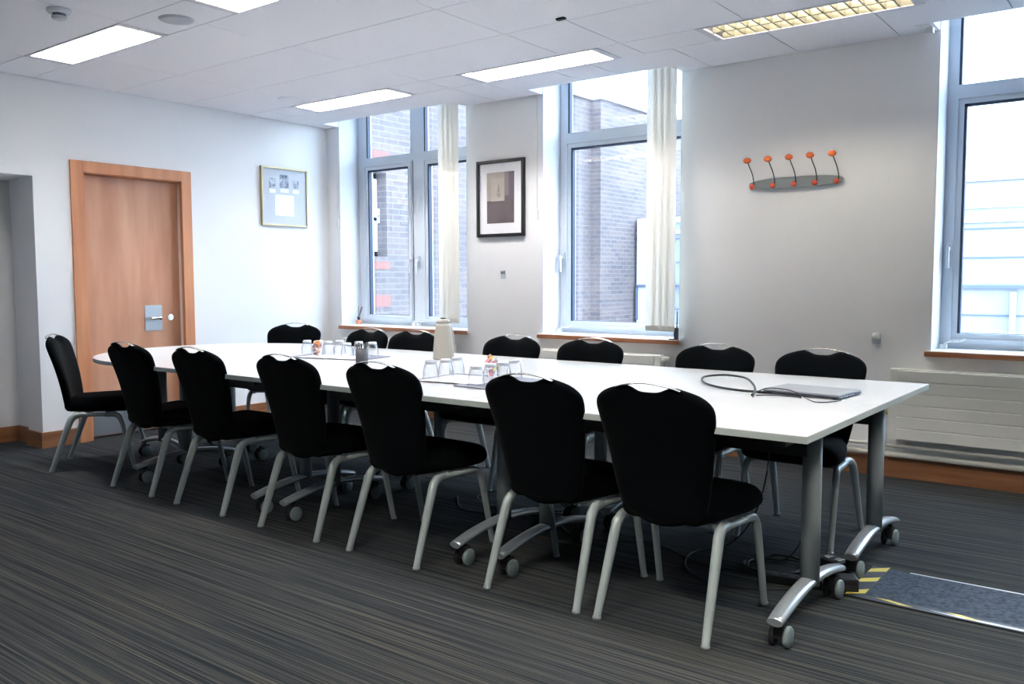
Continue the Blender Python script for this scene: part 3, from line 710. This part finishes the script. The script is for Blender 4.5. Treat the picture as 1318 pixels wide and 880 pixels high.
# ------------------------------------------------------------------ chairs
def make_chair(rz_noise=0):
    t = thing('conference_chair', 'x', 'chair')
    # backrest
    nu, nv = 16, 18; front, back = [], []
    zb, zt = .365, .868
    for iv in range(nv+1):
        v = iv/nv; rowf, rowb = [], []
        hw = .160 + .075*min(v/.88, 1)**.9
        if v > .84: q = (v-.84)/.16; hw -= .052*(1-math.sqrt(max(0, 1-q*q)))
        if v < .12: q = (.12-v)/.12; hw -= .055*(1-math.sqrt(max(0, 1-q*q)))
        yl = -.165-.105*v**1.05 + .018*math.sin(v*math.pi)
        for iu in range(nu+1):
            u = -1+2*iu/nu; x = u*hw
            z = zb+(zt-zb)*v
            if v > .55: z += (v-.55)/.45*(.040*(1-abs(u)**1.7)-.010-.036*math.exp(-((x/.068)**4)))
            if v < .3: z += (.3-v)/.3*(.025*u*u)
            edge = min(1-abs(u), v*3.0, (1-v)*3.0, 1); th = .012+.020*math.sqrt(min(1, edge*4.5))
            wrap = .022*u*u
            rowf.append((x, yl+th+wrap, z)); rowb.append((x, yl-th*.75+wrap*.8, z))
        front.append(rowf); back.append(rowb)
    b = MB()
    Fv = [[b.bm.verts.new(p) for p in r] for r in front]; Bv = [[b.bm.verts.new(p) for p in r] for r in back]
    for i in range(nv):
        for j in range(nu):
            b._f([Fv[i][j], Fv[i][j+1], Fv[i+1][j+1], Fv[i+1][j]]); b._f([Bv[i][j+1], Bv[i][j], Bv[i+1][j], Bv[i+1][j+1]])
    for i in range(nv):
        b._f([Fv[i][0], Fv[i+1][0], Bv[i+1][0], Bv[i][0]]); b._f([Fv[i+1][nu], Fv[i][nu], Bv[i][nu], Bv[i+1][nu]])
    for j in range(nu):
        b._f([Fv[0][j+1], Fv[0][j], Bv[0][j], Bv[0][j+1]]); b._f([Fv[nv][j], Fv[nv][j+1], Bv[nv][j+1], Bv[nv][j]])
    for f in b.bm.faces: f.smooth = True
    b.build('backrest', M['fabric'], t, subsurf=1)
    # handle bar bridging the scoop
    P = [(-.125, -.276, .872), (-.08, -.280, .885), (0, -.282, .893), (.08, -.280, .885), (.125, -.276, .872)]
    h = MB(); h.tube(P, [.0025, .0035, .0035, .0035, .0025], n=10, side=(0,0,1), flat=3.6)
    h.build('handle', M['chrome'], t)
    # seat
    nu, nv = 14, 14; top, bot = [], []
    for iv in range(nv+1):
        v = iv/nv; y = -.180+.435*v; hw = .155+.085*min(1, v*1.5)**.8
        if v > .84: q = (v-.84)/.16; hw -= .045*(1-math.sqrt(max(0, 1-q*q)))
        rt_, rb_ = [], []
        for iu in range(nu+1):
            u = -1+2*iu/nu
            e = min((1-abs(u))*3.2, (1-v)*4.5, 1)
            yy = y + (.018*(1-u*u) if v > .5 else 0)
            rt_.append((u*hw, yy, .432+.045*math.sqrt(max(0, min(1, e*1.3)))+.010*v)); rb_.append((u*hw*.985, yy, .405-.022*math.sqrt(min(1, e*2)))) 
        top.append(rt_); bot.append(rb_)
    b = MB(); Fv = [[b.bm.verts.new(p) for p in r] for r in top]; Bv = [[b.bm.verts.new(p) for p in r] for r in bot]
    for i in range(nv):
        for j in range(nu):
            b._f([Fv[i][j], Fv[i][j+1], Fv[i+1][j+1], Fv[i+1][j]]); b._f([Bv[i][j+1], Bv[i][j], Bv[i+1][j], Bv[i+1][j+1]])
        b._f([Fv[i][0], Fv[i+1][0], Bv[i+1][0], Bv[i][0]]); b._f([Fv[i+1][nu], Fv[i][nu], Bv[i][nu], Bv[i+1][nu]])
    for j in range(nu):
        b._f([Fv[0][j+1], Fv[0][j], Bv[0][j], Bv[0][j+1]]); b._f([Fv[nv][j], Fv[nv][j+1], Bv[nv][j+1], Bv[nv][j]])
    for f in b.bm.faces: f.smooth = True
    b.build('seat', M['fabric'], t, subsurf=1)
    # frame and legs
    fr = MB()
    for s in (-1, 1): fr.tube([(s*.190, -.06, .366), (s*.200, 0, .368), (s*.208, .12, .366)], .015, n=10, flat=.85)
    fr.box(-.195, .195, -.07, -.03, .360, .382, .005); fr.box(-.205, .205, .08, .12, .360, .382, .005)
    fr.build('seat_frame', M['chairleg'], t)
    for s in (-1, 1):
        l = MB(); l.tube([(s*.190, -.02, .366), (s*.194, -.075, .368), (s*.200, -.115, .350), (s*.205, -.142, .30), (s*.214, -.24, .03), (s*.215, -.248, .006)], [.016, .018, .0195, .019, .0145, .0145], n=14, flat=1.1)
        lg = l.build('leg', M['chairleg'], t); 
        g_ = MB(); g_.lathe([(.0165,0),(.0165,.010),(.012,.014)], (s*.215, -.248, 0), 14).build('glide', M['footmetal'], lg)
        l = MB(); l.tube([(s*.206, .09, .366), (s*.212, .150, .365), (s*.217, .182, .335), (s*.220, .205, .25), (s*.223, .255, .03), (s*.224, .262, .006)], [.014, .016, .0165, .0145, .0125, .0125], n=14, flat=1.1)
        lg = l.build('leg', M['chairleg'], t)
        g_ = MB(); g_.lathe([(.0145,0),(.0145,.010),(.011,.014)], (s*.224, .262, 0), 14).build('glide', M['footmetal'], lg)
    return t
chair = make_chair()
near = [(5.249, 0), (4.728, 0), (3.909, -.5), (3.248, 0), (2.488, .5), (1.798, 0)]
L_near = ['black chair, camera side, at the right end nearest the camera', 'black chair, camera side, second from the right table end', 'black chair, camera side, third from right, by the white jug',
          'black chair, camera side, third from the left end of its row', 'black chair, camera side, second from the left end of its row', 'black chair, camera side, first in its row beside the sideways end chair']
far = [(5.262, 0), (4.69, 0), (3.89, 1), (3.285, -1), (2.41, 0), (1.93, -4)]
L_far = ['black chair, window side, behind the laptop by the right radiator', 'black chair, window side, below the coat rack', 'black chair, window side, under the middle window',
         'black chair, window side, left of the middle window blind', 'black chair, window side, partly hidden by the white jug', 'black chair, window side, under the left window']
placed = 0
def put(x, y, deg, label, group):
    global placed
    o = chair if placed == 0 else copy_tree(chair); placed += 1
    o.location = (x, y, 0); o.rotation_euler = (0, 0, math.radians(deg)); o['label'] = label; o['group'] = group
for (x, a), l in zip(near, L_near): put(x, -2.845, a, l, 'black chairs along the camera side of the table')
for (x, a), l in zip(far, L_far): put(x, -1.555, 180+a, l, 'black chairs along the window side of the table')
# two chairs at the rounded end
fx, fy = .64, .76; put(.715+fx*.257, -3.0+fy*.257, math.degrees(math.atan2(-fx, fy)), 'black chair turned sideways at the rounded end, in front of the door', 'black chairs at the rounded table end')
put(1.02, -1.36, 180+30, 'black chair facing the camera at the rounded end, below the certificate', 'black chairs at the rounded table end')

# ------------------------------------------------------------------ things on the table
Z = TZ
t = thing('vacuum_jug', 'tall cream vacuum jug with a dark spout hole on the table', 'jug', (3.075, -1.74, Z))
MB().lathe([(.060,0),(.066,.004),(.067,.012),(.062,.08),(.055,.155),(.048,.205),(.044,.224)], n=32).build('body', M['jug'], t)
MB().lathe([(.0442,.224),(.042,.238),(.034,.249),(.022,.252)], n=32).build('lid', M['jug'], t)
MB().lathe([(.018,.249),(.020,.257),(.012,.260),(.004,.260)], n=24).build('spout_hole', M['black'], t)
b = MB(); b.tube([(.025,.052,.06),(.027,.060,.10),(.024,.054,.17),(.018,.044,.205)], .009); b.build('handle', M['jug'], t)

def slab(name, label, cx, cy, lx, ly, z, h, rz, m_, cat, group=None):
    b = MB(); b.box(-lx/2, lx/2, -ly/2, ly/2, 0, h, min(.0015, h*.3)); o = b.build(name, m_); o.location = (cx, cy, z); o.rotation_euler = (0,0,math.radians(rz)); return tag(o, label, cat, group)
slab('serving_board', 'grey slate board under the left cluster of glasses, near its candy glass', 2.285, -2.09, .27, .24, Z, .007, 12, M['slate'], 'board', 'slate boards on the table')
slab('serving_board', 'grey slate board under the left cluster, at its pen cup end', 2.58, -1.99, .27, .30, Z, .007, 8, M['slate'], 'board', 'slate boards on the table')
slab('serving_board', 'grey slate board under three glasses near the white jug', 3.82, -2.51, .20, .34, Z, .007, 4, M['slate'], 'board', 'slate boards on the table')
slab('serving_board', 'grey slate board under the glass cluster behind a chair back', 4.145, -2.53, .20, .44, Z, .007, -3, M['slate'], 'board', 'slate boards on the table')
slab('paper_sheet', 'white sheet of paper lying between the two right glass clusters', 3.93, -2.54, .34, .30, Z+.0071, .0008, 6, M['paper'], 'paper')
slab('paper_sheet', 'white sheet of paper in the middle of the left glass cluster', 2.44, -2.07, .40, .22, Z+.0071, .0008, 12, M['paper'], 'paper')

def make_glass():
    t = thing('drinking_glass', 'x', 'glass')
    MB().lathe([(.0400,0),(.0405,.008),(.039,.03),(.034,.058),(.0265,.088)], n=24, cap0=False, cap1=False).build('bowl', M['glass'], t)
    MB().lathe([(.0385,.001),(.0372,.03),(.032,.056),(.0255,.074)], n=24, cap0=False, cap1=True).build('inner_wall', M['glass'], t)
    b = MB(); b.lathe([(.0255,.077),(.0268,.083),(.0265,.090),(.022,.092)], n=24); b.build('thick_base', M['glasstop'], t)
    b = MB(); b.lathe([(.012,.0785),(.013,.082),(.010,.084)], n=12); b.build('base_mark', M['rebate_shade'], t)
    return t
glass = make_glass()
gl = [(2.143, -2.043, 'upturned glass at the left edge of the left cluster'), (2.231, -2.016, 'upturned glass just behind the candy glass'), (2.330, -2.023, 'upturned glass right of the candy glass in the left cluster'),
      (2.330, -1.928, 'upturned glass at the rear middle of the left cluster'), (2.535, -2.048, 'upturned glass in front middle of the left cluster'), (2.51, -1.925, 'upturned glass behind the pen cup, left of the last one'),
      (2.62, -1.91, 'upturned glass at the right edge of the left cluster'),
      (3.782, -2.625, 'upturned glass left of the three in front of the jug'), (3.792, -2.525, 'upturned glass middle of the three in front of the jug'), (3.77, -2.414, 'upturned glass right of the three in front of the jug'),
      (4.131, -2.695, 'upturned glass at the left of the cluster behind the chair back'), (4.12, -2.575, 'upturned glass below the yellow sachets'), (4.11, -2.465, 'upturned glass below the pink sachets'),
      (4.09, -2.35, 'upturned glass at the right of the cluster behind the chair back')]
for i, (x, y, l) in enumerate(gl):
    o = glass if i == 0 else copy_tree(glass)
    o.location = (x, y, Z+.0075); o.rotation_euler = (0,0,random.uniform(0,3)); o['label'] = l; o['group'] = 'upturned drinking glasses on the slate boards'
# candy glass
t = thing('candy_glass', 'open glass heaped with wrapped pink and orange sweets', 'glass', (2.385, -2.165, Z+.007))
MB().lathe([(.024,.0),(.028,.004),(.034,.04),(.041,.085)], n=26, cap0=True, cap1=False).build('bowl', M['glass'], t)
cols = [mat('pink_wrapper', (236,188,176), .5), mat('orange_wrapper', (222,150,92), .5), mat('cream_wrapper', (240,222,200), .5), mat('purple_wrapper', (150,100,120), .5)]
def sachets(parent_xyz, n, r0, z0, z1, name, lab_, grp, cc, sz=.013):
    for i in range(n):
        a = random.uniform(0, 6.28); q = random.random(); z = z0+(z1-z0)*i/max(1,n-1); r = r0*(.45+.55*(z-z0)/(z1-z0+1e-6))*math.sqrt(q)
        if z > z1*.93: r *= .6
        b = MB(); b.box(-sz, sz, -sz*.7, sz*.7, -sz*.5, sz*.5, sz*.35)
        o = b.build(name, random.choice(cc)); o.location = (parent_xyz[0]+r*math.cos(a), parent_xyz[1]+r*math.sin(a), parent_xyz[2]+z); o.rotation_euler = (random.uniform(-.9,.9), random.uniform(-.9,.9), random.uniform(0,3))
        tag(o, lab_, 'sweet' if name == 'wrapped_sweet' else 'sachet', grp)
sachets((2.385, -2.165, Z+.007), 30, .030, .014, .098, 'wrapped_sweet', 'wrapped sweet heaped in the open candy glass', 'wrapped sweets in the candy glass', cols)
# sachets in an upright glass at the right cluster
t = thing('sachet_glass', 'open glass of pink and yellow sachets in the right cluster', 'glass', (4.02, -2.43, Z+.007))
MB().lathe([(.024,.0),(.028,.004),(.034,.04),(.041,.088)], n=26, cap0=True, cap1=False).build('bowl', M['glass'], t)
sachets((4.02, -2.43, Z+.007), 16, .030, .02, .104, 'sugar_sachet', 'small paper sachet standing in the open sachet glass', 'sachets in the sachet glass', [mat('pink_sachet', (238,150,160), .6), mat('yellow_sachet', (240,214,130), .6), mat('orange_sachet', (236,170,120), .6), M['paper']], .015)
# pen cup
PC = (2.872, -2.235)
t = thing('pen_cup', 'dark grey round mesh cup holding black pens', 'cup', (PC[0], PC[1], Z))
MB().lathe([(.036,0),(.037,.002),(.037,.088),(.035,.088),(.035,.004),(.001,.004)], n=28, cap0=True, cap1=False).build('cup', M['pencup'], t)
for k, (a, ln) in enumerate(((.3, .135), (1.5, .125), (2.7, .13), (3.9, .122), (5.2, .128))):
    b = MB(); b.cyl((PC[0]+.012*math.cos(a), PC[1]+.012*math.sin(a), Z+.006), (PC[0]+.030*math.cos(a+.3), PC[1]+.030*math.sin(a+.3), Z+.006+ln*.9), .0045, n=10)
    o = b.build('pen', M['black']); tag(o, 'black pen standing in the dark mesh cup', 'pen', 'pens in the mesh cup')
# laptop
t = thing('laptop', 'closed silver grey laptop near the open right table end', 'laptop', (5.455, -2.03, Z), math.radians(-5.5))
MB().box(-.166, .166, -.122, .122, .004, .013, .003).build('base', M['laptopdark'], t)
MB().box(-.166, .166, -.122, .122, .0138, .0215, .003).build('lid', M['laptop'], t)
b = MB()
for x, y in ((-.14,-.1),(.14,-.1),(-.14,.1),(.14,.1)): b.box(x-.008, x+.008, y-.008, y+.008, 0, .0045)
b.build('rubber_foot', M['rubber'], t)
b = MB()
for y, wd in ((-.09, .012), (-.06, .008), (-.035, .014), (-.0, .012), (.03, .016)): b.box(.1655, .1672, y-wd/2, y+wd/2, .0065, .011)
b.build('port', M['steel'], t)
# cables
def cable(name, label, pts, r, m_='black', group=None, n=8):
    o = MB().tube(pts, r, n=n, side=(0,0,1), res=8).build(name, M[m_]); tag(o, label, 'cable', group); return o
cable('video_cable', 'thick black cable looped on the table left of laptop', [(5.28,-2.14,Z+.006),(5.18,-2.14,Z+.006),(5.05,-2.09,Z+.007),(4.93,-1.98,Z+.010),(4.87,-1.84,Z+.018),(4.93,-1.74,Z+.022),(5.05,-1.78,Z+.02),(5.16,-1.95,Z+.014),(5.25,-2.15,Z+.012),(5.28,-2.26,Z+.006)], .0052)
MB().box(5.262, 5.302, -2.155, -2.138, Z+.0005, Z+.011, .003).build('cable_plug', M['black']); o = bpy.data.objects['cable_plug']; tag(o, 'small black cable plug at the left corner of laptop', 'plug')
cable('power_cable', 'thin dark cable curling over the front of laptop', [(5.30,-2.30,Z+.003),(5.28,-2.22,Z+.012),(5.31,-2.17,Z+.028),(5.37,-2.17,Z+.030),(5.43,-2.19,Z+.026),(5.50,-2.23,Z+.006),(5.56,-2.29,Z+.003),(5.61,-2.25,Z+.004),(5.63,-2.20,Z+.006)], .0022)
cable('power_cable', 'thin dark cable lying along the front edge of laptop', [(5.29,-2.235,Z+.003),(5.32,-2.20,Z+.003),(5.38,-2.185,Z+.003),(5.45,-2.19,Z+.003),(5.47,-2.20,Z+.003)], .0022)
# reed diffuser
t = thing('reed_diffuser', 'small amber diffuser bottle with dark reeds on left sill', 'diffuser', (.262, .15, SILL-.001))
MB().box(-.022, .022, -.022, .022, 0, .045, .004).build('bottle', ramp_noise(mat('amber_bottle', (196,128,92), .3), 12, (176,104,74), (214,156,122))[0], t)
MB().lathe([(.013,.045),(.014,.052),(.014,.078),(.010,.080)], n=16).build('collar', M['black'], t)
b = MB()
for a, d in ((0, .05), (.5, .042), (-.4, .06), (2.2, .015), (1.0, .055)): b.cyl((0,0,.07), (d*math.cos(a), d*math.sin(a)*.6, .175), .002, n=6)
b.build('reeds', M['black'], t)

# ------------------------------------------------------------------ floor things
# cable mat
t = thing('cable_mat', 'blue grey floor mat with worn yellow and black taped edges', 'mat', (0,0,0))
xa, xb, ya, yb = 5.76, 8.2, -2.265, -1.885
MB().box(xa, xb, ya, yb, .0, .006).build('mat_surface', M['mat_blue'], t)
b = MB(); b.box(xa-.07, xb, ya-.045, ya, 0, .0068); b.box(xa-.07, xa, ya, yb, 0, .0068); b.build('black_tape', M['blacktape'], t)
b = MB()
def quad(b, pts, z=.0074):
    A = [b.bm.verts.new((x, y, z)) for x, y in pts]; B = [b.bm.verts.new((x, y, z-.0015)) for x, y in pts]
    b._f(A); b._f(B[::-1])
    for j in range(len(pts)): b._f([A[j], A[(j+1) % len(pts)], B[(j+1) % len(pts)], B[j]])
for y0 in (-2.30, -2.13, -1.98): b = MB(); quad(b, [(xa-.068, y0), (xa-.068, y0+.05), (xa-.005, y0+.11), (xa-.005, y0+.05)]); b.build('yellow_stripe', M['yellow'], t)
for x0, l_ in ((5.80, .14), (6.05, .13)): b = MB(); quad(b, [(x0, ya-.008), (x0+.05, ya-.004), (x0+l_, ya-.030), (x0+l_-.05, ya-.034)]); b.build('yellow_stripe', M['yellow'], t)
b = MB(); quad(b, [(6.0, ya-.022), (xb, ya-.012), (xb, ya-.038), (6.1, ya-.036)], .0072); quad(b, [(5.84, yb-.008), (xb, yb-.004), (xb, yb+.012), (5.84, yb)], .0074); b.build('worn_white_edge', M['tapewhite'], t)
# power adapters and cables on the floor
def boxthing(name, label, cat, x0, x1, y0, y1, z0, z1, m_, rz=0):
    t = thing(name, label, cat, ((x0+x1)/2, (y0+y1)/2, z0), math.radians(rz)); return t, (x1-x0)/2, (y1-y0)/2, z1-z0
t, hx, hy, hz = boxthing('power_strip', 'black power strip lying behind the near end table leg', 'power strip', 5.36, 5.60, -2.33, -2.27, 0, .035, None, 12)
MB().box(-hx, hx, -hy, hy, 0, hz, .005).build('body', M['black'], t)
b = MB()
for k in range(4): b.lathe([(.018,0),(.018,.002),(.012,.002)], (-.09+.06*k, 0, hz-.001), 14)
b.build('socket', M['rubber'], t)
t, hx, hy, hz = boxthing('power_adapter', 'black power adapter with two shiny plugs behind table leg', 'adapter', 5.50, 5.62, -2.06, -1.98, 0, .05, None, -20)
MB().box(-hx, hx, -hy, hy, 0, hz, .008).build('body', M['black'], t)
b = MB(); b.box(-.04, -.01, -.02, .02, hz, hz+.004, .001); b.box(.015, .045, -.02, .02, hz, hz+.004, .001); b.build('plug_face', M['chrome'], t)
t, hx, hy, hz = boxthing('plug_adapter', 'small black block lying between the two end table legs', 'adapter', 5.64, 5.72, -2.28, -2.20, 0, .06, None, 30)
MB().box(-hx, hx, -hy, hy, 0, hz, .01).build('body', M['black'], t); MB().box(-.015, .015, -hy-.003, -hy, .02, .035).build('switch', M['rubber'], t)
r_ = .0035
def loopc(cx, cy, rx, ry, turns, z=.005, seed=0):
    rnd = random.Random(seed); P = []
    n = int(turns*10)
    for i in range(n):
        a = 2*math.pi*i/10+seed; k = 1+rnd.uniform(-.18, .12); P.append((cx+rx*k*math.cos(a), cy+ry*k*math.sin(a), z+.012*i/n+rnd.uniform(0,.01)))
    return P
cable('floor_cable', 'black cable coiled on the floor behind the near end leg', loopc(5.36, -2.16, .12, .13, 3.2, seed=2), r_, group='black cables tangled on the floor')
cable('floor_cable', 'black cable sweeping on the floor beneath the nearest chair', [(5.60,-2.24,.006),(5.45,-2.42,.006),(5.25,-2.50,.006),(5.06,-2.40,.006),(4.98,-2.18,.006),(5.08,-2.0,.02),(5.16,-1.9,.15),(5.2,-1.85,.38),(5.2,-1.83,.66)], r_, group='black cables tangled on the floor')
cable('floor_cable', 'black cable hanging from the table end down to the floor coil', [(5.46,-1.98,.70),(5.455,-1.99,.5),(5.46,-2.0,.3),(5.44,-2.02,.15),(5.38,-2.05,.03),(5.30,-2.10,.006),(5.25,-2.2,.006)], r_, group='black cables tangled on the floor')
cable('floor_cable', 'long black cable running left under the middle tables', [(5.35,-2.26,.006),(5.1,-2.3,.006),(4.75,-2.15,.006),(4.45,-2.3,.006),(4.1,-2.1,.006),(3.7,-2.25,.006),(3.45,-2.05,.006)], r_, group='black cables tangled on the floor')
cable('floor_cable', 'black cable loop on the floor under the middle tables', loopc(3.85, -1.95, .28, .2, 1.6, seed=4), r_, group='black cables tangled on the floor')
cable('floor_cable', 'black cable hanging down under the middle tables', [(3.70,-1.75,.70),(3.71,-1.76,.55),(3.74,-1.8,.35),(3.80,-1.86,.12),(3.95,-1.9,.006),(4.1,-1.95,.006)], r_, group='black cables tangled on the floor')
